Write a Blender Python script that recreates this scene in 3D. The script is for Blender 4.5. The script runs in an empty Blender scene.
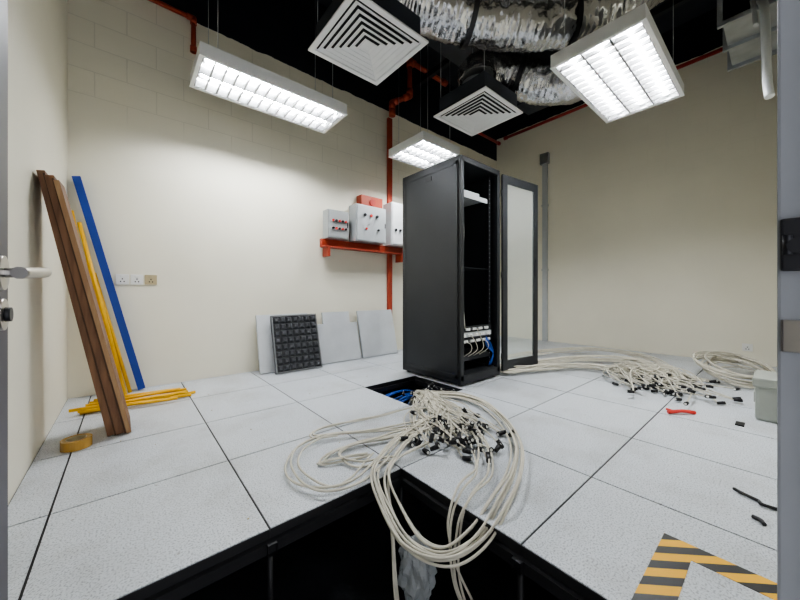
import bpy, bmesh, math, random
from mathutils import Vector, Matrix, noise
random.seed(7)
scene=bpy.context.scene
try: scene.view_settings.look='AgX - Medium High Contrast'
except Exception: pass
# ------------------------------------------------------------------ materials
def new_mat(name):
    m=bpy.data.materials.new(name); m.use_nodes=True
    nt=m.node_tree; b=nt.nodes['Principled BSDF']
    return m,nt,b
def mat(name,col,rough=.5,metal=0,var=.06,scale=8,bump=0,bscale=60,spec=None):
    m,nt,b=new_mat(name)
    tc=nt.nodes.new('ShaderNodeTexCoord'); n=nt.nodes.new('ShaderNodeTexNoise')
    n.inputs['Scale'].default_value=scale; n.inputs['Detail'].default_value=5
    nt.links.new(tc.outputs['Object'],n.inputs['Vector'])
    r=nt.nodes.new('ShaderNodeValToRGB')
    r.color_ramp.elements[0].position=.3; r.color_ramp.elements[1].position=.7
    r.color_ramp.elements[0].color=tuple(max(0,c*(1-var)) for c in col)+(1,)
    r.color_ramp.elements[1].color=tuple(min(1,c*(1+var)) for c in col)+(1,)
    nt.links.new(n.outputs['Fac'],r.inputs['Fac']); nt.links.new(r.outputs['Color'],b.inputs['Base Color'])
    b.inputs['Roughness'].default_value=rough; b.inputs['Metallic'].default_value=metal
    if spec is not None: b.inputs['Specular IOR Level'].default_value=spec
    if bump:
        n2=nt.nodes.new('ShaderNodeTexNoise'); n2.inputs['Scale'].default_value=bscale
        nt.links.new(tc.outputs['Object'],n2.inputs['Vector'])
        bp=nt.nodes.new('ShaderNodeBump'); bp.inputs['Strength'].default_value=bump; bp.inputs['Distance'].default_value=.01
        nt.links.new(n2.outputs['Fac'],bp.inputs['Height']); nt.links.new(bp.outputs['Normal'],b.inputs['Normal'])
    return m
def emis(name,col,s):
    m,nt,b=new_mat(name)
    b.inputs['Base Color'].default_value=(.9,.9,.9,1)
    b.inputs['Emission Color'].default_value=col+(1,); b.inputs['Emission Strength'].default_value=s
    return m
def wall_mat(name,axis,cut,joint=.15,cream=(.87,.832,.70),dark=(.012,.014,.02)):
    # painted plaster / blockwork, painted black above height `cut`
    m,nt,b=new_mat(name)
    g=nt.nodes.new('ShaderNodeNewGeometry'); sp=nt.nodes.new('ShaderNodeSeparateXYZ')
    nt.links.new(g.outputs['Position'],sp.inputs[0])
    cb=nt.nodes.new('ShaderNodeCombineXYZ')
    nt.links.new(sp.outputs['X' if axis=='x' else 'Y'],cb.inputs[0]); nt.links.new(sp.outputs['Z'],cb.inputs[1])
    br=nt.nodes.new('ShaderNodeTexBrick'); br.inputs['Scale'].default_value=1
    br.inputs['Brick Width'].default_value=.4; br.inputs['Row Height'].default_value=.2
    br.inputs['Mortar Size'].default_value=.005; br.inputs['Mortar Smooth'].default_value=.6
    nt.links.new(cb.outputs[0],br.inputs['Vector'])
    # blockwork only reads above 2.3 m
    mr=nt.nodes.new('ShaderNodeMapRange'); mr.inputs['From Min'].default_value=2.2; mr.inputs['From Max'].default_value=2.45
    nt.links.new(sp.outputs['Z'],mr.inputs['Value'])
    mu=nt.nodes.new('ShaderNodeMath'); mu.operation='MULTIPLY'
    nt.links.new(br.outputs['Fac'],mu.inputs[0]); nt.links.new(mr.outputs[0],mu.inputs[1])
    n=nt.nodes.new('ShaderNodeTexNoise'); n.inputs['Scale'].default_value=1.3; n.inputs['Detail'].default_value=6
    nt.links.new(g.outputs['Position'],n.inputs['Vector'])
    r=nt.nodes.new('ShaderNodeValToRGB'); r.color_ramp.elements[0].position=.3; r.color_ramp.elements[1].position=.65
    r.color_ramp.elements[0].color=tuple(c*.94 for c in cream)+(1,); r.color_ramp.elements[1].color=cream+(1,)
    nt.links.new(n.outputs['Fac'],r.inputs['Fac'])
    mx=nt.nodes.new('ShaderNodeMix'); mx.data_type='RGBA'
    ms=nt.nodes.new('ShaderNodeMath'); ms.operation='MULTIPLY'; ms.inputs[1].default_value=joint
    nt.links.new(mu.outputs[0],ms.inputs[0]); nt.links.new(ms.outputs[0],mx.inputs['Factor'])
    nt.links.new(r.outputs['Color'],mx.inputs['A']); mx.inputs['B'].default_value=tuple(c*.5 for c in cream)+(1,)
    # black paint above cut with slightly ragged edge
    n3=nt.nodes.new('ShaderNodeTexNoise'); n3.inputs['Scale'].default_value=6
    nt.links.new(g.outputs['Position'],n3.inputs['Vector'])
    ma=nt.nodes.new('ShaderNodeMath'); ma.operation='MULTIPLY_ADD'; ma.inputs[1].default_value=.05
    nt.links.new(n3.outputs['Fac'],ma.inputs[0]); nt.links.new(sp.outputs['Z'],ma.inputs[2])
    gt=nt.nodes.new('ShaderNodeMath'); gt.operation='GREATER_THAN'; gt.inputs[1].default_value=cut+.025
    nt.links.new(ma.outputs[0],gt.inputs[0])
    m2=nt.nodes.new('ShaderNodeMix'); m2.data_type='RGBA'
    nt.links.new(gt.outputs[0],m2.inputs['Factor']); nt.links.new(mx.outputs['Result'],m2.inputs['A'])
    m2.inputs['B'].default_value=dark+(1,)
    nt.links.new(m2.outputs['Result'],b.inputs['Base Color'])
    bp=nt.nodes.new('ShaderNodeBump'); bp.invert=True; bp.inputs['Strength'].default_value=min(.4,joint*1.5); bp.inputs['Distance'].default_value=.004
    nt.links.new(mu.outputs[0],bp.inputs['Height']); nt.links.new(bp.outputs['Normal'],b.inputs['Normal'])
    b.inputs['Roughness'].default_value=.55; b.inputs['Specular IOR Level'].default_value=.3
    return m
def floor_mat():
    m,nt,b=new_mat('raised_floor_laminate')
    g=nt.nodes.new('ShaderNodeNewGeometry')
    n=nt.nodes.new('ShaderNodeTexNoise'); n.inputs['Scale'].default_value=170; n.inputs['Detail'].default_value=3
    nt.links.new(g.outputs['Position'],n.inputs['Vector'])
    r=nt.nodes.new('ShaderNodeValToRGB'); e=r.color_ramp.elements
    e[0].position=.36; e[0].color=(.33,.355,.39,1); e[1].position=.5; e[1].color=(.63,.66,.70,1)
    nt.links.new(n.outputs['Fac'],r.inputs['Fac'])
    n2=nt.nodes.new('ShaderNodeTexNoise'); n2.inputs['Scale'].default_value=2.2; n2.inputs['Detail'].default_value=8; n2.inputs['Roughness'].default_value=.65
    nt.links.new(g.outputs['Position'],n2.inputs['Vector'])
    r2=nt.nodes.new('ShaderNodeValToRGB'); e=r2.color_ramp.elements
    e[0].position=.33; e[0].color=(.82,.81,.79,1); e[1].position=.52; e[1].color=(1,1,1,1)
    nt.links.new(n2.outputs['Fac'],r2.inputs['Fac'])
    # sparse dirt specks
    v=nt.nodes.new('ShaderNodeTexVoronoi'); v.inputs['Scale'].default_value=9
    nt.links.new(g.outputs['Position'],v.inputs['Vector'])
    r3=nt.nodes.new('ShaderNodeValToRGB'); e=r3.color_ramp.elements
    e[0].position=.035; e[0].color=(.45,.42,.38,1); e[1].position=.06; e[1].color=(1,1,1,1)
    nt.links.new(v.outputs['Distance'],r3.inputs['Fac'])
    a=nt.nodes.new('ShaderNodeMix'); a.data_type='RGBA'; a.blend_type='MULTIPLY'; a.inputs['Factor'].default_value=1
    nt.links.new(r.outputs['Color'],a.inputs['A']); nt.links.new(r2.outputs['Color'],a.inputs['B'])
    c=nt.nodes.new('ShaderNodeMix'); c.data_type='RGBA'; c.blend_type='MULTIPLY'; c.inputs['Factor'].default_value=.7
    nt.links.new(a.outputs['Result'],c.inputs['A']); nt.links.new(r3.outputs['Color'],c.inputs['B'])
    nt.links.new(c.outputs['Result'],b.inputs['Base Color'])
    b.inputs['Roughness'].default_value=.36; b.inputs['Specular IOR Level'].default_value=.4
    return m
def wood_mat(name,c1,c2,axis=2):
    m,nt,b=new_mat(name)
    tc=nt.nodes.new('ShaderNodeTexCoord'); mp=nt.nodes.new('ShaderNodeMapping')
    sc=[18,18,18]; sc[axis]=1.2; mp.inputs['Scale'].default_value=sc
    nt.links.new(tc.outputs['Object'],mp.inputs['Vector'])
    n=nt.nodes.new('ShaderNodeTexNoise'); n.inputs['Scale'].default_value=2; n.inputs['Detail'].default_value=6
    nt.links.new(mp.outputs[0],n.inputs['Vector'])
    r=nt.nodes.new('ShaderNodeValToRGB'); e=r.color_ramp.elements
    e[0].position=.35; e[0].color=c1+(1,); e[1].position=.65; e[1].color=c2+(1,)
    nt.links.new(n.outputs['Fac'],r.inputs['Fac']); nt.links.new(r.outputs['Color'],b.inputs['Base Color'])
    b.inputs['Roughness'].default_value=.6
    return m
def stripe_mat():
    m,nt,b=new_mat('hazard_tape_vinyl')
    g=nt.nodes.new('ShaderNodeNewGeometry'); sp=nt.nodes.new('ShaderNodeSeparateXYZ'); nt.links.new(g.outputs['Position'],sp.inputs[0])
    ad=nt.nodes.new('ShaderNodeMath'); ad.operation='ADD'
    nt.links.new(sp.outputs[0],ad.inputs[0]); nt.links.new(sp.outputs[1],ad.inputs[1])
    mm=nt.nodes.new('ShaderNodeMath'); mm.operation='MULTIPLY'; mm.inputs[1].default_value=1/.085
    nt.links.new(ad.outputs[0],mm.inputs[0])
    fr=nt.nodes.new('ShaderNodeMath'); fr.operation='FRACT'; nt.links.new(mm.outputs[0],fr.inputs[0])
    gt=nt.nodes.new('ShaderNodeMath'); gt.operation='GREATER_THAN'; gt.inputs[1].default_value=.5; nt.links.new(fr.outputs[0],gt.inputs[0])
    mx=nt.nodes.new('ShaderNodeMix'); mx.data_type='RGBA'; nt.links.new(gt.outputs[0],mx.inputs['Factor'])
    mx.inputs['A'].default_value=(.015,.015,.015,1); mx.inputs['B'].default_value=(.85,.46,.02,1)
    nt.links.new(mx.outputs['Result'],b.inputs['Base Color']); b.inputs['Roughness'].default_value=.5
    return m
def glass_mat(name,tint=(.85,.88,.88),alpha=.25):
    m,nt,b=new_mat(name)
    b.inputs['Base Color'].default_value=tint+(1,); b.inputs['Roughness'].default_value=.05
    tr=nt.nodes.new('ShaderNodeBsdfTransparent'); tr.inputs[0].default_value=tint+(1,)
    mx=nt.nodes.new('ShaderNodeMixShader'); mx.inputs[0].default_value=alpha
    nt.links.new(tr.outputs[0],mx.inputs[1]); nt.links.new(b.outputs[0],mx.inputs[2])
    nt.links.new(mx.outputs[0],nt.nodes['Material Output'].inputs[0])
    return m

M_white=mat('white_enamel',(.82,.83,.84),.35,0,.02)
M_refl=mat('lamp_reflector',(.13,.132,.135),.35,.3,.01)
M_tube=emis('fluorescent_tube',(.95,.975,1.0),260)
M_black=mat('black_void',(.012,.013,.016),.8)
M_rack=mat('rack_steel_black',(.020,.022,.025),.42,.2,.12,3,.02,300)
M_racks=mat('rack_side_steel',(.034,.037,.041),.45,.25,.12,2,.02,300)
M_rackin=mat('rack_inner_steel',(.014,.015,.018),.5,.2)
M_steel=mat('brushed_steel',(.45,.43,.40),.28,1,.05,30)
M_galv=mat('galvanised_steel',(.46,.48,.50),.38,.85,.15,6)
M_foil=mat('crumpled_foil',(.58,.58,.59),.22,.95,.12,10,.5,30)
M_orange=mat('orange_red_paint',(.34,.050,.022),.5,0,.1)
M_red=mat('red_paint',(.30,.025,.018),.4,0,.1)
M_grey=mat('grey_box_paint',(.36,.38,.38),.45,0,.03)
M_ltgrey=mat('light_grey_paint',(.47,.49,.50),.45,0,.03)
M_blue=mat('blue_paint',(.007,.04,.28),.4,0,.1)
M_yellow=mat('yellow_pvc',(.74,.41,.012),.45,0,.12)
M_cable=mat('cream_cable_pvc',(.60,.57,.485),.5,0,.10,20)
M_plug=mat('black_plug_rubber',(.009,.009,.011),.5)
M_plugw=mat('clear_plug_tip',(.75,.75,.72),.3)
M_cblue=mat('blue_cable_pvc',(.008,.07,.36),.45)
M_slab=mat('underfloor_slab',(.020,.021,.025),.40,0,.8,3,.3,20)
M_string=mat('black_stringer',(.012,.012,.014),.5,.1,.2)
M_edge=mat('tile_edge_black',(.013,.013,.015),.5)
M_door=mat('door_laminate',(.08,.075,.095),.5,0,.05)
M_frame=mat('door_frame_paint',(.25,.26,.28),.45,0,.04)
M_latch=mat('dark_latch_metal',(.03,.03,.034),.4,.5,.2)
M_socket=mat('socket_plastic',(.85,.84,.80),.35)
M_sockety=mat('aged_socket_plastic',(.48,.40,.24),.45)
M_waffle=mat('panel_underside_grey',(.060,.063,.070),.5,.3,.15)
M_rim=mat('panel_rim_grey',(.17,.175,.18),.5,.2,.1)
M_panel=mat('panel_light_grey',(.56,.58,.60),.45,0,.08,4)
M_case=mat('grey_green_plastic',(.32,.34,.31),.5,0,.06)
M_tape=mat('amber_tape',(.42,.24,.05),.25,0,.1)
M_wood=wood_mat('plywood_face',(.13,.060,.028),(.22,.108,.052))
M_wood2=wood_mat('plywood_dark',(.06,.028,.014),(.10,.048,.022))
M_woode=wood_mat('plywood_edge',(.30,.17,.085),(.40,.25,.13))
M_plastic=glass_mat('clear_plastic_film',(.78,.81,.83),.40)
M_glass=glass_mat('door_glass',(.92,.94,.92),.12)
M_floor=floor_mat()
M_wx=wall_mat('painted_wall_back','x',3.38,.24)
M_wy=wall_mat('painted_wall_side','y',3.40,.06)
M_wr=wall_mat('painted_wall_right','y',3.80,.05)
M_stripe=stripe_mat()
M_dark_ceil=mat('black_painted_soffit',(.014,.016,.022),.8,0,.4,2)
M_darkduct=mat('dark_insulation',(.028,.032,.042),.6,0,.4,3,.3,8)
M_redplastic=mat('red_plastic',(.6,.04,.03),.4)

# ------------------------------------------------------------------ mesh builder
class MB:
    def __init__(s): s.bm=bmesh.new(); s.mats=[]
    def mi(s,m):
        if m not in s.mats: s.mats.append(m)
        return s.mats.index(m)
    def geo(s,ret_verts,m,smooth=False):
        fs=set()
        for v in ret_verts:
            for fc in v.link_faces: fs.add(fc)
        k=s.mi(m)
        for fc in fs: fc.material_index=k; fc.smooth=smooth
    def box(s,a,b,m,bev=0,M=None):
        a=Vector(a);b=Vector(b)
        r=bmesh.ops.create_cube(s.bm,size=1)
        vs=r['verts']
        c=(a+b)/2; d=b-a
        for v in vs: v.co=Vector((v.co.x*d.x,v.co.y*d.y,v.co.z*d.z))+c
        s.geo(vs,m)
        if bev:
            es=list({e for v in vs for e in v.link_edges})
            rr=bmesh.ops.bevel(s.bm,geom=es,offset=bev,segments=2,affect='EDGES',profile=.6)
            vs=list({v for v in rr['verts']}|{v for v in vs if v.is_valid})
            s.geo(vs,m)
        if M is not None:
            for v in vs: v.co=M@v.co
        return vs
    def cyl(s,p,q,r,m,seg=14,r2=None,cap=True):
        p=Vector(p);q=Vector(q); d=q-p
        ret=bmesh.ops.create_cone(s.bm,cap_ends=cap,segments=seg,radius1=r,radius2=r if r2 is None else r2,depth=d.length)
        rot=d.to_track_quat('Z','Y').to_matrix().to_4x4(); T=Matrix.Translation((p+q)/2)@rot
        for v in ret['verts']: v.co=T@v.co
        s.geo(ret['verts'],m,True)
        for v in ret['verts']:
            for fc in v.link_faces:
                if len(fc.verts)>4: fc.smooth=False
        return ret['verts']
    def tube(s,pts,r,m,seg=10,cap=True):
        pts=[Vector(p) for p in pts]; rings=[]
        up=Vector((0,0,1)); pn=None
        for i,p in enumerate(pts):
            t=(pts[min(i+1,len(pts)-1)]-pts[max(i-1,0)]).normalized()
            if pn is None:
                n=t.cross(up); 
                if n.length<.05: n=t.cross(Vector((1,0,0)))
            else: n=pn-t*pn.dot(t)
            n.normalize(); pn=n; b=t.cross(n)
            rr=r(i/(len(pts)-1)) if callable(r) else r
            rings.append([s.bm.verts.new(p+(n*math.cos(a)+b*math.sin(a))*rr) for a in [2*math.pi*k/seg for k in range(seg)]])
        k=s.mi(m)
        for A,B in zip(rings,rings[1:]):
            for j in range(seg):
                fc=s.bm.faces.new((A[j],A[(j+1)%seg],B[(j+1)%seg],B[j])); fc.material_index=k; fc.smooth=True
        if cap:
            for A in (rings[0][::-1],rings[-1]):
                fc=s.bm.faces.new(A); fc.material_index=k
        return [v for A in rings for v in A]
    def quad(s,pts,m):
        vs=[s.bm.verts.new(Vector(p)) for p in pts]; fc=s.bm.faces.new(vs); fc.material_index=s.mi(m); return vs
    def done(s,name,parent=None,M=None,recalc=True):
        if recalc: bmesh.ops.recalc_face_normals(s.bm,faces=s.bm.faces[:])
        if M is not None:
            for v in s.bm.verts: v.co=M@v.co
        c=Vector((0,0,0))
        if s.bm.verts:
            lo=Vector([min(v.co[i] for v in s.bm.verts) for i in range(3)]); hi=Vector([max(v.co[i] for v in s.bm.verts) for i in range(3)])
            c=Vector(((lo.x+hi.x)/2,(lo.y+hi.y)/2,lo.z))
            for v in s.bm.verts: v.co-=c
        me=bpy.data.meshes.new(name); s.bm.to_mesh(me); s.bm.free()
        for m in s.mats: me.materials.append(m)
        o=bpy.data.objects.new(name,me); scene.collection.objects.link(o); o.location=c
        if parent: o.parent=parent
        return o
def empty(name,loc=(0,0,0)):
    e=bpy.data.objects.new(name,None); scene.collection.objects.link(e); e.empty_display_size=.1
    return e
def catmull(pts,n=10):
    pts=[Vector(p) for p in pts]; P=[pts[0]*2-pts[1]]+pts+[pts[-1]*2-pts[-2]]; out=[]
    for i in range(1,len(P)-2):
        a,b,c,d=P[i-1:i+3]
        for k in range(n):
            t=k/n; out.append(.5*((2*b)+(c-a)*t+(2*a-5*b+4*c-d)*t*t+(3*b-a-3*c+d)*t**3))
    out.append(pts[-1]); return out

# ------------------------------------------------------------------ dimensions
XL,XR,YB,YF,ZC=-.353,5.487,3.58,-.20,4.3
# ------------------------------------------------------------------ room shell
b=MB(); b.box((XL-.15,YF-.15,-.40),(XL,YB+.15,ZC),M_wy); b.done('wall_left')
b=MB(); b.box((XL,YB,-.40),(XR,YB+.15,ZC),M_wx); b.done('wall_back')
b=MB(); b.box((XR,YF-.15,-.40),(XR+.15,YB+.15,ZC),M_wr); b.done('wall_right')
b=MB()
b.box((.72,YF-.15,-.40),(XR,YF,ZC),M_wy); b.box((XL,YF-.15,2.25),(.72,YF,ZC),M_wy); b.box((XL,YF-.15,-.40),(-.21,YF,2.25),M_wy); b.done('wall_front')
b=MB(); b.box((XL-.15,YF-.15,ZC),(XR+.15,YB+.15,ZC+.12),M_dark_ceil)
b.done('ceiling')
b=MB()
b.box((2.1,YF,ZC-.40),(2.4,YB,ZC),M_dark_ceil); b.box((XL,1.3,ZC-.28),(XR,1.5,ZC),M_dark_ceil); b.done('ceiling_beam')
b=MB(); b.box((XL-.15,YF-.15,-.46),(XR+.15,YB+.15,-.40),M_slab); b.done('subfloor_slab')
# raised floor
b=MB()
xs=[XL,-.22]+[.38+.6*k for k in range(0,9)]+[XR]
ys=[YF,-.05]+[.55+.6*k for k in range(0,6)]+[YB]
def is_hole(cx,cy):
    if -.22<cx<.98 and -.05<cy<1.15 : return True
    if 1.58<cx<2.18 and 1.75<cy<2.35: return True
    return False
g=.0038
for i in range(len(xs)-1):
    for j in range(len(ys)-1):
        x0,x1,y0,y1=xs[i],xs[i+1],ys[j],ys[j+1]
        if x1-x0<.02 or y1-y0<.012: continue
        if is_hole((x0+x1)/2,(y0+y1)/2): continue
        b.box((x0+g,y0+g,-.004),(x1-g,y1-g,0),M_floor)
        b.box((x0+.0008,y0+.0008,-.036),(x1-.0008,y1-.0008,-.0035),M_edge)
b.done('floor')
b=MB()  # stringers + pedestals
for x in xs[1:-1]:
    b.box((x-.016,YF,-.075),(x+.016,YB,-.037),M_string)
    for y in ys[1:-1]:
        if -.2<x<.9 and y<1.1: continue
        b.cyl((x,y,-.40),(x,y,-.075),.011,M_string,8); b.box((x-.05,y-.05,-.40),(x+.05,y+.05,-.394),M_string)
for y in ys[1:-1]:
    b.box((XL,y-.016,-.0752),(XR,y+.016,-.0372),M_string)
# clear the stringers that were lifted out across the near opening
o=b.done('raised_floor_frame')
bm=bmesh.new(); bm.from_mesh(o.data)
ox=o.location
bmesh.ops.bisect_plane(bm,geom=bm.verts[:]+bm.edges[:]+bm.faces[:],plane_co=Vector((.95,0,0))-ox,plane_no=(1,0,0))
bmesh.ops.bisect_plane(bm,geom=bm.verts[:]+bm.edges[:]+bm.faces[:],plane_co=Vector((-.19,0,0))-ox,plane_no=(1,0,0))
bmesh.ops.bisect_plane(bm,geom=bm.verts[:]+bm.edges[:]+bm.faces[:],plane_co=Vector((0,1.12,0))-ox,plane_no=(0,1,0))
bmesh.ops.bisect_plane(bm,geom=bm.verts[:]+bm.edges[:]+bm.faces[:],plane_co=Vector((0,-.02,0))-ox,plane_no=(0,1,0))
kill=[fc for fc in bm.faces if -.19<(fc.calc_center_median()+ox).x<.95 and -.02<(fc.calc_center_median()+ox).y<1.12]
bmesh.ops.delete(bm,geom=kill,context='FACES'); bm.to_mesh(o.data); bm.free()

# ------------------------------------------------------------------ doors / frame
b=MB()
b.box((-.178,.0,.0),(-.138,.76,2.1),M_door,.002)
# lever handle + rose + lock cylinder
b.cyl((-.138,.70,.848),(-.130,.70,.848),.024,M_steel,24)
lev=catmull([(-.135,.70,.848),(-.112,.70,.849),(-.096,.694,.850),(-.089,.675,.849),(-.090,.62,.846),(-.094,.56,.843)],6)
b.tube(lev,.0070,M_steel,14)
b.cyl((-.138,.70,.79),(-.130,.70,.79),.022,M_steel,24); b.cyl((-.131,.70,.79),(-.124,.70,.79),.010,M_latch,16)
b.box((-.172,.757,.70),(-.144,.7615,.93),M_steel)
b.done('door_1')
b=MB()
b.box((.60,YF-.15,0),(.72,.004,2.25),M_frame,.003)
b.box((.588,YF-.10,0),(.601,-.03,2.25),M_frame)
b.box((.592,-.12,.846),(.602,.002,.908),M_latch,.003)
b.cyl((.585,-.012,.875),(.601,-.012,.875),.009,M_latch,14)
b.cyl((.594,-.004,.865),(.594,-.004,.888),.005,M_latch,8)
b.box((.596,-.06,.750),(.6015,.001,.788),M_steel,.002)
b.cyl((.592,-.02,.768),(.601,-.02,.768),.006,M_latch,8)
b.done('door_frame')

# ------------------------------------------------------------------ server rack
rk=empty('server_rack')
x0,x1,y0,y1,H=2.20,2.80,1.79,2.56,2.02
b=MB()
b.box((x0,y0,.02),(x1,y1,.10),M_rack,.004); b.box((x0,y0,H-.05),(x1,y1,H),M_rack,.006)
for x in (x0,x1-.045):
    for y in (y0,y1-.045): b.box((x,y,.05),(x+.045,y+.045,H-.02),M_rack,.003)
for x in (x0+.05,x1-.05):
    for y in (y0+.05,y1-.05): b.cyl((x,y,0),(x,y,.03),.022,M_rack,12)
b.done('frame',rk)
b=MB()  # side panels with pressed border
for s,x in ((-1,x0),(1,x1)):
    xa,xb=(x-.006,x+.004) if s<0 else (x-.004,x+.006)
    b.box((xa,y0+.03,.075),(xb,y1-.03,H-.045),M_racks,.002)
    xc,xd=(x-.010,x-.005) if s<0 else (x+.005,x+.010)
    for (a,c,d,e) in ((y0+.03,y1-.03,.075,.105),(y0+.03,y1-.03,H-.075,H-.045),(y0+.03,y0+.06,.075,H-.045),(y1-.06,y1-.03,.075,H-.045)):
        b.box((xc,a,d),(xd,c,e),M_racks,.001)
    b.box((xc,(y0+y1)/2-.04,H-.14),(xd,(y0+y1)/2+.04,H-.10),M_rack,.002)
b.box((x0+.01,y1-.012,.1),(x1-.01,y1-.002,H-.05),M_rackin)
b.done('side_panels',rk)
b=MB()  # rails with punched-hole strip
for x in (x0+.06,x1-.09):
    for y in (y0+.07,y1-.14):
        b.box((x,y,.1),(x+.03,y+.004,H-.05),M_rackin); b.box((x if x>2.5 else x,y,.1),(x+.004,y+.04,H-.05),M_rackin)
        z=.14
        while z<H-.1:
            b.box((x+.011,y-.0015,z),(x+.019,y+.001,z+.008),M_galv); z+=.0445
b.done('mounting_rails',rk)
b=MB()
b.box((x0+.06,y0+.09,1.735),(x1-.06,y0+.50,1.742),M_ltgrey); b.box((x0+.06,y0+.085,1.70),(x1-.06,y0+.092,1.742),M_ltgrey)
b.box((x0+.09,y0+.10,1.742),(x0+.40,y0+.35,1.775),M_ltgrey,.004)
for k in range(3):   # patch panels
    z=.36+k*.055
    b.box((x0+.06,y0+.06,z),(x1-.06,y0+.10,z+.043),M_rack if k!=1 else M_ltgrey,.002)
    for q in range(14): 
        if (q+k)%3==0: continue
        b.box((x0+.075+q*.031,y0+.045,z+.008),(x0+.098+q*.031,y0+.06,z+.030),M_plugw,.002)
b.box((x0+.06,y0+.07,.20),(x1-.06,y0+.5,.245),M_rackin,.003)
b.box((x0+.06,y0+.07,1.05),(x1-.06,y0+.5,1.055),M_rackin)
b.done('shelves_and_patch_panels',rk)
b=MB()
pts=[(x0+.28,y0+.2,1.70),(x0+.24,y0+.16,1.35),(x0+.16,y0+.12,.95),(x0+.13,y0+.07,.62),(x0+.12,y0+.05,.50)]
b.tube(catmull(pts,8),.0035,M_cable,6)
for k in range(4):
    xx=x0+.12+k*.085; rr=random.uniform(.01,.04)
    b.tube(catmull([(xx,y0+.045,.38+.055*(k%3)),(xx+rr,y0-.0,.36),(xx+.02,y0+.0,.30),(xx-.03,y0+.06,.24)],6),.0035,M_cable,6)
for k in range(5):
    b.tube(catmull([(x1-.16,y0+.05,.40),(x1-.15-.02*k,y0-.0,.33),(x1-.12,y0+.0,.24),(x1-.12+.012*k,y0+.05,.12)],6),.004,M_cblue,6)
b.done('internal_cables',rk)
b=MB()  # glazed door swung open on right hinge
w=.585
for (a,c,d,e) in ((0,.075,.0,1),(w-.075,w,.0,1)):
    b.box((a,-.022,.055),(c,0,H-.035),M_rack,.004)
b.box((0,-.0215,.055),(w,-.0005,.15),M_rack,.003); b.box((0,-.0215,H-.115),(w,-.0005,H-.035),M_rack,.003)
b.box((.07,-.013,.14),(w-.07,-.009,H-.11),M_glass)
b.box((w-.055,-.030,1.0),(w-.030,-.020,1.18),M_latch,.003)
for z in (.2,1.0,1.8): b.cyl((-.004,-.01,z-.03),(-.004,-.01,z+.03),.008,M_rack,10)
b.done('glazed_door',rk,Matrix.Translation((x1+.012,y0-.004,0))@Matrix.Rotation(math.radians(-6),4,'Z'))

# ------------------------------------------------------------------ wall strut, control boxes
YS=YB-.046   # mounting face: in front of the strut
b=MB()
b.box((1.74,YS-.045,1.36),(3.6,YS-.001,1.46),M_orange,.002)
b.box((1.74,YS-.14,1.355),(3.6,YS-.02,1.372),M_orange,.002)
for x in (1.78,2.9): b.box((x,YS-.135,1.25),(x+.03,YS-.001,1.36),M_orange)
for x in (1.80,3.4): b.box((x,YS-.002,1.37),(x+.08,YB-.001,1.45),M_orange)
b.done('orange_mounting_channel')
b=MB(); b.box((2.78,YB-.042,0),(2.85,YB-.001,3.27),M_orange,.004)
b.done('orange_vertical_strut')
def ctrlbox(x0,x1,z0,z1,d,buttons,m=M_grey):
    b=MB(); ya=YS-.002-d
    b.box((x0,ya,z0),(x1,YS-.002,z1),m,.006)
    b.box((x0+.012,ya-.012,z0+.012),(x1-.012,ya,z1-.012),m,.004)
    for (fx,fz,r,mm) in buttons:
        X=x0+(x1-x0)*fx; Z=z0+(z1-z0)*fz
        b.cyl((X,ya-.012,Z),(X,ya-.018,Z),r*1.4,M_ltgrey,14); b.cyl((X,ya-.016,Z),(X,ya-.034,Z),r,mm,14)
    b.box((x1-.03,ya-.02,(z0+z1)/2-.03),(x1-.02,ya-.012,(z0+z1)/2+.03),M_latch)
    return b
bt=[(.2+.15*k,.62,.014,M_latch if k%2 else M_redplastic) for k in range(5)]+[(.2+.15*k,.35,.014,M_redplastic if k%2 else M_latch) for k in range(5)]
b=ctrlbox(1.78,2.06,1.463,1.80,.13,bt); b.done('control_panel_box')
bt=[(.25,.72,.018,M_latch),(.45,.72,.018,M_redplastic),(.65,.72,.018,M_latch),(.3,.35,.014,M_redplastic),(.7,.35,.014,M_latch)]
b=ctrlbox(2.14,2.60,1.463,1.92,.17,bt,M_ltgrey); b.done('control_panel_box')
b=ctrlbox(2.68,3.15,1.463,2.03,.19,[(.12,.35,.016,M_latch),(.28,.35,.016,M_latch),(.5,.3,.014,M_latch)],M_white); b.done('control_panel_box')
b=MB(); b.box((2.28,YB-.12,1.935),(2.62,YB-.001,2.08),M_orange,.006)
b.cyl((2.45,YB-.12,2.0),(2.45,YB-.135,2.0),.045,M_red,20); b.done('fire_alarm_sounder')

# wall sockets
def socket(name,M,m,gang=1):
    b=MB(); w=.073*gang+.012
    b.box((-w/2,-.010,-.043),(w/2,-.001,.043),m,.003)
    for g_ in range(gang):
        cx=(g_-(gang-1)/2)*.073
        b.box((cx-.012,-.013,.016),(cx+.012,-.009,.034),m,.002)
        for dx,dz in ((0,.004),(-.011,-.018),(.011,-.018)): b.box((cx+dx-.004,-.0108,dz-.005),(cx+dx+.004,-.0098,dz+.005),M_latch)
    return b.done(name,None,M)
for x,m in ((-.03,M_socket),(.065,M_socket),(.16,M_sockety)): socket('wall_socket',Matrix.Translation((x,YB,.935)),m)
socket('wall_socket',Matrix.Translation((XR,.26,.19))@Matrix.Rotation(math.radians(-90),4,'Z'),M_socket)
# vertical conduit right wall
b=MB(); b.box((XR-.045,2.58,0),(XR-.001,2.66,3.1),M_ltgrey,.003); b.box((XR-.07,2.55,3.02),(XR-.001,2.69,3.2),M_galv,.003)
b.box((XR-.05,2.57,1.2),(XR-.001,2.67,1.23),M_ltgrey); b.box((XR-.05,2.57,2.3),(XR-.001,2.67,2.33),M_ltgrey); b.done('vertical_trunking')

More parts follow.
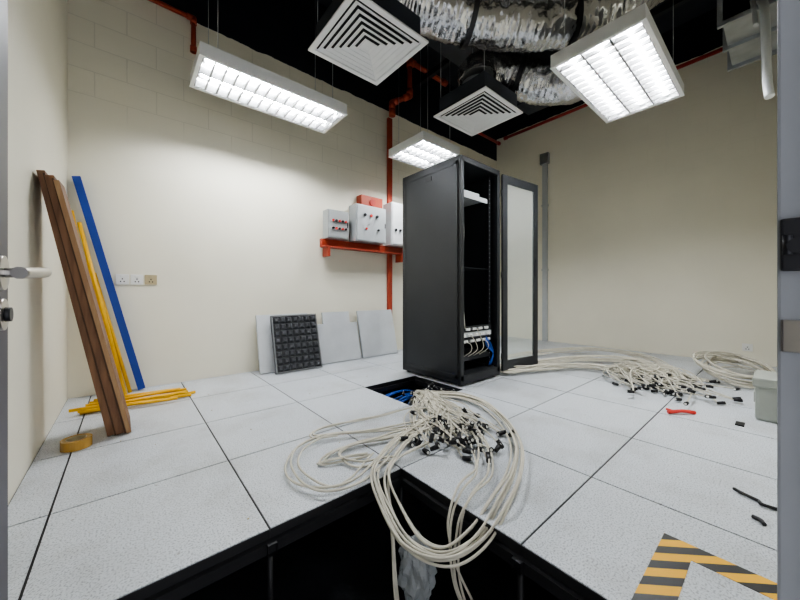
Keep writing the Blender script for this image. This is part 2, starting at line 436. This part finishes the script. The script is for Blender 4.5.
# ------------------------------------------------------------------ light fittings
def light(name,x0,x1,y0,y1,z,rows,nb=14):
    root=empty(name); Hh=.085
    b=MB(); t=.006
    b.box((x0,y0,z+Hh),(x1,y1,z+Hh+t),M_white)
    b.box((x0,y0,z),(x0+t,y1,z+Hh),M_white);b.box((x1-t,y0,z),(x1,y1,z+Hh),M_white)
    b.box((x0+t,y0,z),(x1-t,y0+t,z+Hh),M_white);b.box((x0+t,y1-t,z),(x1-t,y1,z+Hh),M_white)
    fl=.022
    b.box((x0-.004,y0-.004,z-.004),(x1+.004,y0+fl,z),M_white);b.box((x0-.004,y1-fl,z-.004),(x1+.004,y1+.004,z),M_white)
    b.box((x0-.004,y0+fl,z-.004),(x0+fl,y1-fl,z),M_white);b.box((x1-fl,y0+fl,z-.004),(x1+.004,y1-fl,z),M_white)
    b.box(((x0+x1)/2-.15,(y0+y1)/2-.05,z+Hh+t),((x0+x1)/2+.15,(y0+y1)/2+.05,z+Hh+.05),M_white,.004)
    b.done('housing',root)
    b=MB(); wy=(y1-y0-2*fl)/rows
    for r in range(rows+1):
        y=y0+fl+r*wy
        e=.016
        for dy in (-1,1):
            if (r==0 and dy<0) or (r==rows and dy>0): continue
            b.quad([(x0+fl,y,z+.001),(x1-fl,y,z+.001),(x1-fl,y+dy*e,z+.05),(x0+fl,y+dy*e,z+.05)],M_refl)
        b.quad([(x0+fl,y-.006,z),(x1-fl,y-.006,z),(x1-fl,y+.006,z),(x0+fl,y+.006,z)],M_refl)
        if r<rows:
            for k in range(nb+1):
                X=x0+fl+(x1-x0-2*fl)*k/nb
                # each cross blade is a thin V (thicker at the bottom edge)
                for s in (-.006,.006):
                    b.quad([(X,y,z+.040),(X+s,y,z+.002),(X+s,y+wy,z+.002),(X,y+wy,z+.040),(X,y+wy*.5,z+.030)],M_refl)
                b.quad([(X-.006,y,z+.002),(X+.006,y,z+.002),(X+.006,y+wy,z+.002),(X-.006,y+wy,z+.002)],M_refl)
    b.done('louvre',root,None,False)
    b=MB()
    for r in range(rows):
        y=y0+fl+(r+.5)*wy
        b.cyl((x0+.05,y,z+.056),(x1-.05,y,z+.056),.013,M_tube,8,cap=False)
        for X in (x0+.03,x1-.05): b.box((X,y-.016,z+.035),(X+.02,y+.016,z+.08),M_white)
    b.done('tubes',root)
    b=MB()
    for X in (x0+.12,x1-.12):
        for Y in (y0+.05,y1-.05): b.cyl((X,Y,z+Hh),(X,Y,ZC),.0022,M_galv,6)
    b.done('hanging_wires',root)
    return root
ZL=2.475
light('fluorescent_light',.385,1.555,2.60,3.06,ZL,2)
light('fluorescent_light',2.38,3.56,.53,1.10,ZL,3)
light('fluorescent_light',2.43,3.04,2.49,3.09,ZL,3,nb=7)
# ------------------------------------------------------------------ ceiling diffusers
def diffuser(cx,cy,z,s=.30):
    root=empty('air_diffuser'); b=MB()
    def ring(a0,z0,a1,z1):
        c=[(-1,-1),(1,-1),(1,1),(-1,1)]
        for k in range(4):
            p,q=c[k],c[(k+1)%4]
            b.quad([(cx+p[0]*a0,cy+p[1]*a0,z0),(cx+q[0]*a0,cy+q[1]*a0,z0),(cx+q[0]*a1,cy+q[1]*a1,z1),(cx+p[0]*a1,cy+p[1]*a1,z1)],M_white)
    ring(s,z,s-.035,z); ring(s,z,s,z+.012)
    a=s-.035
    ring(a,z,a-.012,z+.035)
    a-=.010
    while a>.05:
        ring(a-.002,z+.000,a-.032,z+.012); ring(a-.002,z+.000,a-.0035,z-.003); a-=.040
    ring(.035,z+.006,.0005,z+.006)
    b.done('vanes',root,None,False)
    b=MB()
    b.box((cx-s+.04,cy-s+.04,z+.06),(cx+s-.04,cy+s-.04,z+.18),M_darkduct,.004)
    for sx in (-1,1):
        b.box((cx+sx*(s-.045)-.002,cy-s+.045,z+.012),(cx+sx*(s-.045)+.002,cy+s-.045,z+.07),M_black)
        b.box((cx-s+.045,cy+sx*(s-.045)-.002,z+.012),(cx+s-.045,cy+sx*(s-.045)+.002,z+.07),M_black)
    b.box((cx-s+.045,cy-s+.045,z+.055),(cx+s-.045,cy+s-.045,z+.0605),M_black)
    b.cyl((cx,cy,z+.18),(cx,cy,z+.30),.15,M_galv,24)
    for sx in (-1,1):
        for sy in (-1,1): b.cyl((cx+sx*.25,cy+sy*.25,z+.15),(cx+sx*.25,cy+sy*.25,ZC),.0022,M_galv,6)
    b.done('plenum_box',root)
    return root
diffuser(1.275,1.86,2.53); diffuser(2.577,1.89,2.53)
# ------------------------------------------------------------------ flexible foil ducts
def foil(name,pts,R,seed,n=60,crump=.11,straps=(),pitch=.045):
    cp=catmull(pts,n); b=MB(); seg=56
    # resample evenly so the wire ribs have a constant pitch
    L=[0]
    for a,c in zip(cp,cp[1:]): L.append(L[-1]+(c-a).length)
    N=int(L[-1]/(pitch/5)); ev=[]; k=0
    for i in range(N+1):
        t=L[-1]*i/N
        while k<len(L)-2 and L[k+1]<t: k+=1
        ev.append(cp[k].lerp(cp[k+1],(t-L[k])/max(1e-6,L[k+1]-L[k])))
    cp=ev; N=len(cp)
    b.tube(cp,R,M_foil,seg,True)
    b.bm.verts.ensure_lookup_table()
    for i in range(N):
        c=cp[i]; rib=abs(math.sin(math.pi*i/5))
        for j in range(seg):
            v=b.bm.verts[i*seg+j]; d=(v.co-c)
            q=v.co*4+Vector((seed,0,0)); q2=v.co*10+Vector((0,seed,0)); q3=v.co*28
            s=1+crump*.9*noise.noise(q)-crump*1.1*abs(noise.noise(q2))+.03*noise.noise(q3)-.022*rib
            v.co=c+d*s
    for t in straps:
        i=int(t*(N-2)); d=(cp[i+1]-cp[i]).normalized()
        b.cyl(cp[i]-d*.02,cp[i]+d*.02,R*1.06,M_latch,30,cap=False)
    return b.done(name)
foil('flexible_foil_duct',[(1.28,1.88,2.84),(1.36,1.93,3.02),(1.62,1.90,3.10),(1.95,1.72,3.06),(2.35,1.45,3.02),(2.76,1.10,3.05),(3.1,.75,3.25),(3.5,.55,3.62)],.20,1,straps=(.35,.62))
foil('flexible_foil_duct',[(2.577,1.89,2.84),(2.60,1.90,2.95),(2.80,1.80,2.98),(3.05,1.50,2.86),(3.25,1.28,2.84),(3.4,1.15,3.05),(3.6,1.0,3.5)],.19,5,straps=(.3,))
foil('flexible_foil_duct',[(1.2,1.0,3.60),(1.8,.95,3.55),(2.5,.75,3.50),(3.0,.40,3.52),(3.25,.1,3.55)],.19,9,straps=(.5,))
# overhead rectangular dark duct + galvanised duct
b=MB(); b.box((XL+.02,2.13,3.48),(4.6,2.46,3.86),M_darkduct,.01)
for x in (.6,1.8,4.2): b.box((x,2.12,3.46),(x+.04,2.475,3.88),M_darkduct,.004)
b.done('insulated_air_duct')
b=MB(); b.box((3.52,-.15,2.92),(4.3,.30,3.4),M_galv,.004)
for x in (3.52,3.90,4.27): b.box((x,-.17,2.89),(x+.03,.33,3.43),M_galv,.002)
b.done('galvanised_duct')
b=MB(); b.tube(catmull([(3.40,.10,2.88),(3.1,.075,2.65),(3.02,.065,2.40),(3.03,.06,2.15),(3.0,.05,2.02)],8),.022,M_ltgrey,10)
b.tube(catmull([(3.35,.14,2.88),(3.16,.12,2.7),(3.10,.11,2.55)],8),.012,M_ltgrey,8); b.done('hanging_drain_hose')
b=MB()
for x in (.9,3.3,4.5): b.box((x,YF,3.92),(x+.06,YB,4.0),M_string)
b.done('ceiling_support_channel')
# ------------------------------------------------------------------ pipes
def pipe(name,pts,r,m):
    b=MB()
    for p,q in zip(pts,pts[1:]): b.cyl(p,q,r,m,14)
    for p in pts[1:-1]:
        bmesh.ops.create_uvsphere(b.bm,u_segments=12,v_segments=8,radius=r*1.35,matrix=Matrix.Translation(p)) 
    for p,q in zip(pts,pts[1:]):
        p=Vector(p);q=Vector(q);d=(q-p).normalized()
        b.cyl(p,p+d*r*2.6,r*1.35,m,14); b.cyl(q-d*r*2.6,q,r*1.35,m,14)
    return b.done(name)
pipe('sprinkler_pipe',[(2.815,3.50,3.28),(2.815,3.50,3.46),(3.0,3.34,3.56),(3.0,3.34,4.04),(3.75,3.34,4.04)],.034,M_orange)
pipe('sprinkler_pipe',[(5.30,3.3,3.66),(5.30,-.18,3.66)],.024,M_red)
pipe('sprinkler_pipe',[(XL+.01,3.52,3.36),(.47,3.52,3.36),(.47,3.52,3.05)],.020,M_orange)
pipe('sprinkler_pipe',[(4.0,3.40,3.60),(5.30,3.40,3.60)],.024,M_red)

# ------------------------------------------------------------------ leaning stuff
b=MB()  # wooden boards leaning on the left wall
off=0
for k,(t,mf) in enumerate(((.030,M_wood),(.010,M_wood2),(.034,M_wood),(.010,M_wood2),(.022,M_woode))):
    top=Vector((XL+.012+off*.75,2.36-.012*k,1.42-.012*k)); bot=Vector((-.085+off,2.47-.004*k,.0))
    L=(top-bot).length; d=(top-bot).normalized()
    yv=Vector((0,1,0)); yv=(yv-d*yv.dot(d)).normalized(); nv=yv.cross(d).normalized()
    if nv.x<0: nv=-nv
    M=Matrix((( nv.x,yv.x,d.x,bot.x),(nv.y,yv.y,d.y,bot.y),(nv.z,yv.z,d.z,bot.z+.004),(0,0,0,1)))
    b.box((.0,.0015,0),(t-.001,.24,L),M_wood,.001,M)
    b.box((.001,-.0005,.001),(t-.002,.0016,L-.001),mf,0,M)
    off+=t
b.done('wooden_boards')
b=MB()  # blue square tube
def beam(b,p,q,w,m):
    p=Vector(p);q=Vector(q);d=(q-p).normalized(); y=Vector((0,1,0)); y=(y-d*y.dot(d)).normalized(); n=y.cross(d)
    M=Matrix(((n.x,y.x,d.x,p.x),(n.y,y.y,d.y,p.y),(n.z,y.z,d.z,p.z),(0,0,0,1)))
    b.box((-w/2,-w/2,0),(w/2,w/2,(q-p).length),m,.002,M)
beam(b,(.095,3.50,.012),(-.30,3.53,1.72),.050,M_blue); b.done('blue_steel_post')
b=MB()
for k,(xb,xt,zt) in enumerate([(-.01,-.28,1.36),(-.055,-.25,1.20),(-.11,-.325,1.45),(.02,-.20,.98)]):
    b.tube([(xb,3.42+.015*k,.002),(xt,3.47+.02*k,zt)],.013,M_yellow,10)
b.done('yellow_conduit_pipes')
b=MB()
for k in range(11):
    a=random.uniform(-.2,.2); L=random.uniform(.45,.68); cx=.09+random.uniform(-.08,.06); cy=3.08+random.uniform(-.12,.14); z=.012+.016*(k%3)
    b.tube([(cx-L/2*math.cos(a),cy-L/2*math.sin(a),z),(cx+L/2*math.cos(a),cy+L/2*math.sin(a),z+.004)],.011,M_yellow,10)
b.done('yellow_conduit_offcuts')
b=MB()  # tape roll
cx,cy=-.205,2.42
for (ro,ri,m) in ((.062,.040,M_tape),(.041,.037,M_sockety)):
    N=36
    rings=[[b.bm.verts.new((cx+r*math.cos(2*math.pi*k/N),cy+r*math.sin(2*math.pi*k/N),z)) for k in range(N)] for r,z in ((ro,.001),(ro,.049),(ri,.049),(ri,.001))]
    for i in range(4):
        A,B=rings[i],rings[(i+1)%4]
        for k in range(N):
            fc=b.bm.faces.new((A[k],A[(k+1)%N],B[(k+1)%N],B[k])); fc.material_index=b.mi(m); fc.smooth=False
b.done('packing_tape_roll')
# leaning floor panels
def lean(name,xa,w,yb,tilt,build):
    b=MB(); build(b,w)
    M=Matrix.Translation((xa,yb,.008))@Matrix.Rotation(math.radians(-tilt),4,'X')
    return b.done(name,None,M)
def plain(b,w): b.box((0,0,0),(w,.032,.6),M_panel,.003); b.box((.012,-.002,.012),(w-.012,.0,.588),M_panel)
def notch(b,w):
    b.box((0,0,0),(w,.032,.46),M_panel,.003); b.box((.10,0.001,.459),(w-.1,.031,.6),M_panel,.002)
def waffle(b,w):
    b.box((0,.008,0),(w,.032,.6),M_waffle,.002)
    for i in (0,1): b.box((i*(w-.014),-.004,0),(i*(w-.014)+.014,.01,.6),M_rim); b.box((0,-.004,i*.586),(w,.01,i*.586+.014),M_rim)
    nx=7; n=8; s=(w-.028)/nx
    for i in range(nx):
        for j in range(n):
            cx=.014+s*(i+.5); cz=.014+(.572/n)*(j+.5)
            r=bmesh.ops.create_cone(b.bm,cap_ends=True,segments=4,radius1=s*.68,radius2=s*.34,depth=.022)
            T=Matrix.Translation((cx,-.003,cz))@Matrix.Rotation(math.radians(90),4,'X')@Matrix.Rotation(math.radians(45),4,'Z')
            for v in r['verts']: v.co=T@v.co
            b.geo(r['verts'],M_waffle)
lean('raised_floor_panel',1.02,.56,3.37,14,plain)
lean('raised_floor_panel',1.14,.50,3.26,16,waffle)
lean('raised_floor_panel',1.67,.56,3.38,14,notch)
lean('raised_floor_panel',2.26,.56,3.38,14,plain)

# ------------------------------------------------------------------ cables
def strands(b,path,n,R,r,seed,zmin=None,m=M_cable,jit=.3,step=9):
    rnd=random.Random(seed)
    for s in range(n):
        ph=rnd.uniform(0,6.283); rad=R*math.sqrt(rnd.uniform(.05,1)); tw=rnd.uniform(-2.5,2.5)
        so=Vector((rnd.uniform(-50,50),rnd.uniform(-50,50),0))
        cp=catmull(path,step); out=[]; N=len(cp)
        for i,p in enumerate(cp):
            t=(cp[min(i+1,N-1)]-cp[max(i-1,0)]).normalized()
            nn=t.cross(Vector((0,0,1)))
            if nn.length<.2: nn=Vector((1,0,0))
            nn.normalize(); up=nn.cross(t)
            f=i/(N-1); a=ph+tw*f*2
            q=p+(nn*math.cos(a)*rad*1.5+up*abs(math.sin(a))*rad*.9)
            q+=Vector((noise.noise(so+Vector((f*5,0,0))),noise.noise(so+Vector((0,f*5,3))),0))*R*jit*2.2
            if zmin is not None:
                q.z=max(q.z,zmin+r)
            out.append(q)
        b.tube(out,r,m,6)
def plug(b,p,d,s=1.0,m=M_plug):
    p=Vector(p); d=Vector(d); 
    b.cyl(p-d*.004,p+d*.026*s,.0085*s,m,8,r2=.0105*s); b.cyl(p+d*.026*s,p+d*.034*s,.0095*s,m,8); b.cyl(p+d*.034*s,p+d*.037*s,.006*s,M_plugw,8)
cb=empty('network_cable_bundle')
b=MB()
# left loops on the floor
strands(b,[(1.85,1.85,.02),(1.70,1.62,.02),(1.51,1.40,.02),(1.23,1.46,.012),(1.02,1.56,.01),(.84,1.65,.01),(.68,1.61,.01),(.58,1.47,.01),(.57,1.32,.01),(.64,1.20,.01),(.76,1.18,.01),(.95,1.25,.02)],3,.028,.0052,1,0,jit=.7)
strands(b,[(1.75,1.68,.02),(1.43,1.36,.02),(1.12,1.41,.012),(.91,1.48,.01),(.74,1.49,.01),(.68,1.42,.01),(.76,1.36,.01),(.93,1.31,.01)],3,.024,.0052,2,0,jit=.7)
strands(b,[(1.55,1.45,.02),(1.2,1.38,.012),(.95,1.45,.01),(.80,1.40,.01),(.85,1.28,.01),(1.0,1.22,.01)],2,.02,.0052,6,0,jit=.6)
strands(b,[(1.60,1.62,.02),(1.35,1.66,.01),(1.10,1.72,.01),(.90,1.74,.01),(.80,1.68,.01),(.90,1.60,.01)],2,.02,.005,8,0,jit=.6)
# heavy right loop hanging over the opening
strands(b,[(1.74,1.88,.02),(1.84,1.76,.02),(1.96,1.60,.02),(1.95,1.37,.02),(1.78,1.10,.02),(1.56,.89,.02),(1.32,.76,.02),(1.09,.69,.02),(.95,.69,-.04),(.83,.74,-.08),(.78,.86,-.08),(.80,1.02,-.03),(.84,1.13,.02),(.97,1.24,.015),(1.15,1.33,.02),(1.40,1.42,.02)],8,.030,.0052,3,None,jit=.36)
strands(b,[(1.60,1.30,.02),(1.40,1.02,.02),(1.20,.86,.02),(1.03,.82,.015),(.93,.79,-.08),(.90,.74,-.25),(.95,.66,-.36),(1.05,.5,-.38)],4,.03,.005,4,None,jit=.5)
strands(b,[(1.45,1.25,.02),(1.25,1.22,.02),(1.0,1.19,.02),(.88,1.10,.0),(.82,1.0,-.15),(.76,.88,-.33),(.70,.7,-.38),(.6,.5,-.38)],3,.018,.005,5,None,jit=.5)
b.done('cable_loops',cb)
b=MB(); rnd=random.Random(11)
for k in range(70):
    hx,hy=1.76+rnd.uniform(-.09,.07),1.78+rnd.uniform(-.07,.06)
    ex,ey=rnd.gauss(1.40,.15),rnd.gauss(1.18,.13)
    for _ in range(20):
        if ey<1.55 and ey>.90 and ex>1.08 and abs((ex-1.43)-(ey-1.21)*.2)<.30: break
        ex,ey=rnd.gauss(1.42,.15),rnd.gauss(1.20,.13)
    z=.010+rnd.random()**2*.05
    sx=rnd.uniform(-.10,.10)
    mid=Vector(((hx+ex)/2+sx,(hy+ey)/2-sx*.7,.02+rnd.random()*.035))
    mid2=Vector((ex+(mid.x-ex)*.35+rnd.uniform(-.05,.05),ey+(mid.y-ey)*.35+rnd.uniform(-.05,.05),z+.012))
    pts=catmull([(hx,hy,.015+rnd.random()*.04),mid,mid2,(ex,ey,z)],7)
    b.tube(pts,.0042,M_cable,6)
    d=Vector((rnd.uniform(-.8,.3),rnd.uniform(-1,.2),rnd.uniform(0,.3))).normalized()
    plug(b,pts[-1],d,1.25)
for k in range(16): # cables rising out of the far opening
    a=rnd.uniform(-.10,.10)
    b.tube(catmull([(1.82+a,2.05+rnd.uniform(-.1,.1),-.3),(1.80+a*.8,1.92,-.05),(1.79+a*.7,1.80,.02+rnd.random()*.04),(1.75+a*.8,1.66,.02+rnd.random()*.03)],6),.0045,M_cable,6)
for k in range(26): # plugs that sit in the far opening
    plug(b,(1.86+rnd.uniform(-.16,.20),1.83+rnd.uniform(-.05,.18),rnd.uniform(-.05,.03)),Vector((rnd.uniform(-1,1),rnd.uniform(-1,1),rnd.uniform(0,.4))).normalized(),1.2)
b.done('cable_ends',cb)
b=MB()
for k in range(11):
    y=1.85+.045*k
    b.tube(catmull([(1.60,y,-.14-.02*(k%3)),(1.8,y+rnd.uniform(-.05,.05),-.07-rnd.random()*.06),(2.0,y+rnd.uniform(-.05,.05),-.09),(2.17,y,-.16)],6),.008,M_cblue,6)
b.done('blue_underfloor_cables',cb)

wb=empty('network_cable_bundle')
b=MB()
strands(b,[(2.90,1.90,.03),(3.25,1.80,.03),(3.7,1.70,.03),(4.15,1.50,.03),(4.4,1.20,.03),(4.3,.95,.03),(4.1,.75,.03),(3.8,.62,.02)],18,.06,.0065,21,0,jit=.35)
strands(b,[(2.86,1.84,.03),(3.15,1.68,.03),(3.5,1.55,.03),(3.75,1.3,.03),(3.75,.95,.03),(3.6,.7,.02)],18,.055,.0065,22,0,jit=.4)
strands(b,[(3.2,2.1,.03),(3.9,2.05,.04),(4.6,1.75,.05),(4.8,1.4,.05),(4.6,1.0,.04),(4.2,.75,.03),(3.9,.50,.02)],10,.05,.0065,23,0,jit=.4)
for k in range(105):
    hx,hy=3.85+rnd.uniform(-.2,.3),1.0+rnd.uniform(-.2,.2)
    ex,ey=rnd.gauss(3.52,.20),rnd.gauss(.64,.17)
    ex=max(3.0,ex); ey=max(.22,ey)
    z=.010+rnd.random()**2*.08; s=rnd.uniform(-.2,.2)
    pts=catmull([(hx,hy,.02+rnd.random()*.08),((hx+ex)/2+s,(hy+ey)/2-s,.03+rnd.random()*.1),(ex,ey,z)],8)
    b.tube(pts,.005,M_cable,6); d=Vector((rnd.uniform(-1,.3),rnd.uniform(-1,1),rnd.uniform(0,.2))).normalized(); plug(b,pts[-1],d,1.25)
b.done('cable_tangle',wb)
b=MB()
cr=random.Random(3)
for k in range(12):
    cx,cy=4.45+cr.uniform(-.08,.08),.28+cr.uniform(-.05,.05); ra=.36+cr.uniform(-.07,.07); rb_=.22+cr.uniform(-.05,.05); tz=cr.uniform(.02,.14)
    pts=[]
    for i in range(41):
        a=2*math.pi*i/40
        pts.append((cx+ra*math.cos(a),cy+rb_*math.sin(a)+0,.012+.008*k+tz*(.5+.5*math.sin(a+.5))))
    b.tube(pts,.008,M_cable,6)
b.done('coiled_cable')
# ------------------------------------------------------------------ misc floor items
b=MB()
b.box((3.10,-.18,.0),(3.42,.115,.25),M_case,.02); b.box((3.09,-.19,.215),(3.43,.125,.275),M_case,.012)
b.box((3.16,.112,.10),(3.36,.122,.17),M_case,.004); b.tube(catmull([(3.16,-.03,.27),(3.17,-.03,.31),(3.26,-.03,.325),(3.35,-.03,.31),(3.36,-.03,.27)],6),.009,M_latch,8)
b.done('plastic_storage_case')
b=MB()
b.box((1.32,-.19,.0003),(1.40,.26,.0016),M_stripe); b.box((.985,.18,.0003),(1.3199,.26,.0016),M_stripe); b.done('hazard_tape')
b=MB()
b.tube(catmull([(1.93,.13,.006),(1.90,.10,.010),(1.89,.06,.006),(1.86,.05,.01),(1.87,.0,.006)],6),.006,M_plug,6)
b.tube(catmull([(1.74,.07,.007),(1.73,.05,.008),(1.71,.04,.007)],6),.007,M_plug,6)
b.box((2.88,.15,.0),(2.96,.19,.008),M_plug,.002); b.done('black_tape_scraps')
b=MB(); b.tube(catmull([(2.80,.50,.012),(2.84,.46,.02),(2.88,.43,.02),(2.93,.38,.012)],6),.012,M_redplastic,8); b.tube([(2.84,.46,.014),(2.87,.52,.012)],.008,M_redplastic,8); b.done('red_cable_cutter')
b=MB() # rubble crumbs
for k in range(70):
    x=random.uniform(-.1,2.6); y=random.uniform(1.2,3.4)
    if is_hole(x,y): continue
    r=random.uniform(.001,.003); b.box((x-r,y-r,0),(x+r,y+r*.8,r),M_sockety,.0004)
b.done('floor_debris')
# crumpled clear plastic in the opening
b=MB()
ret=bmesh.ops.create_icosphere(b.bm,subdivisions=4,radius=.1)
for v in ret['verts']:
    n1=noise.noise(v.co*22); n2=noise.noise(v.co*50+Vector((3,3,3)))
    v.co*=1+.35*n1+.25*abs(n2); v.co=Vector((v.co.x*.55+.87,v.co.y*.7+.93,v.co.z*1.2-.27))
b.geo(ret['verts'],M_plastic,False); b.done('crumpled_plastic_bag')
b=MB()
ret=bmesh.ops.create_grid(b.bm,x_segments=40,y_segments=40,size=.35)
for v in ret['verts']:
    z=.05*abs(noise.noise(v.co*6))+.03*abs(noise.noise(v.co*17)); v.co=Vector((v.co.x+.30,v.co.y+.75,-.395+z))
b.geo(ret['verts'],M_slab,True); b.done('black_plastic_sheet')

# ------------------------------------------------------------------ world, camera
w=bpy.data.worlds.new('World'); scene.world=w; w.use_nodes=True
bg=w.node_tree.nodes['Background']; bg.inputs[0].default_value=(.9,.93,1,1); bg.inputs[1].default_value=2.2
cam=bpy.data.cameras.new('Camera'); co=bpy.data.objects.new('Camera',cam); scene.collection.objects.link(co)
co.location=(0,0,.82); co.rotation_euler=(math.radians(90),0,math.radians(-40.2))
cam.sensor_width=36; cam.lens=323/800*36; cam.shift_y=-7/800; cam.clip_start=.02
scene.camera=co
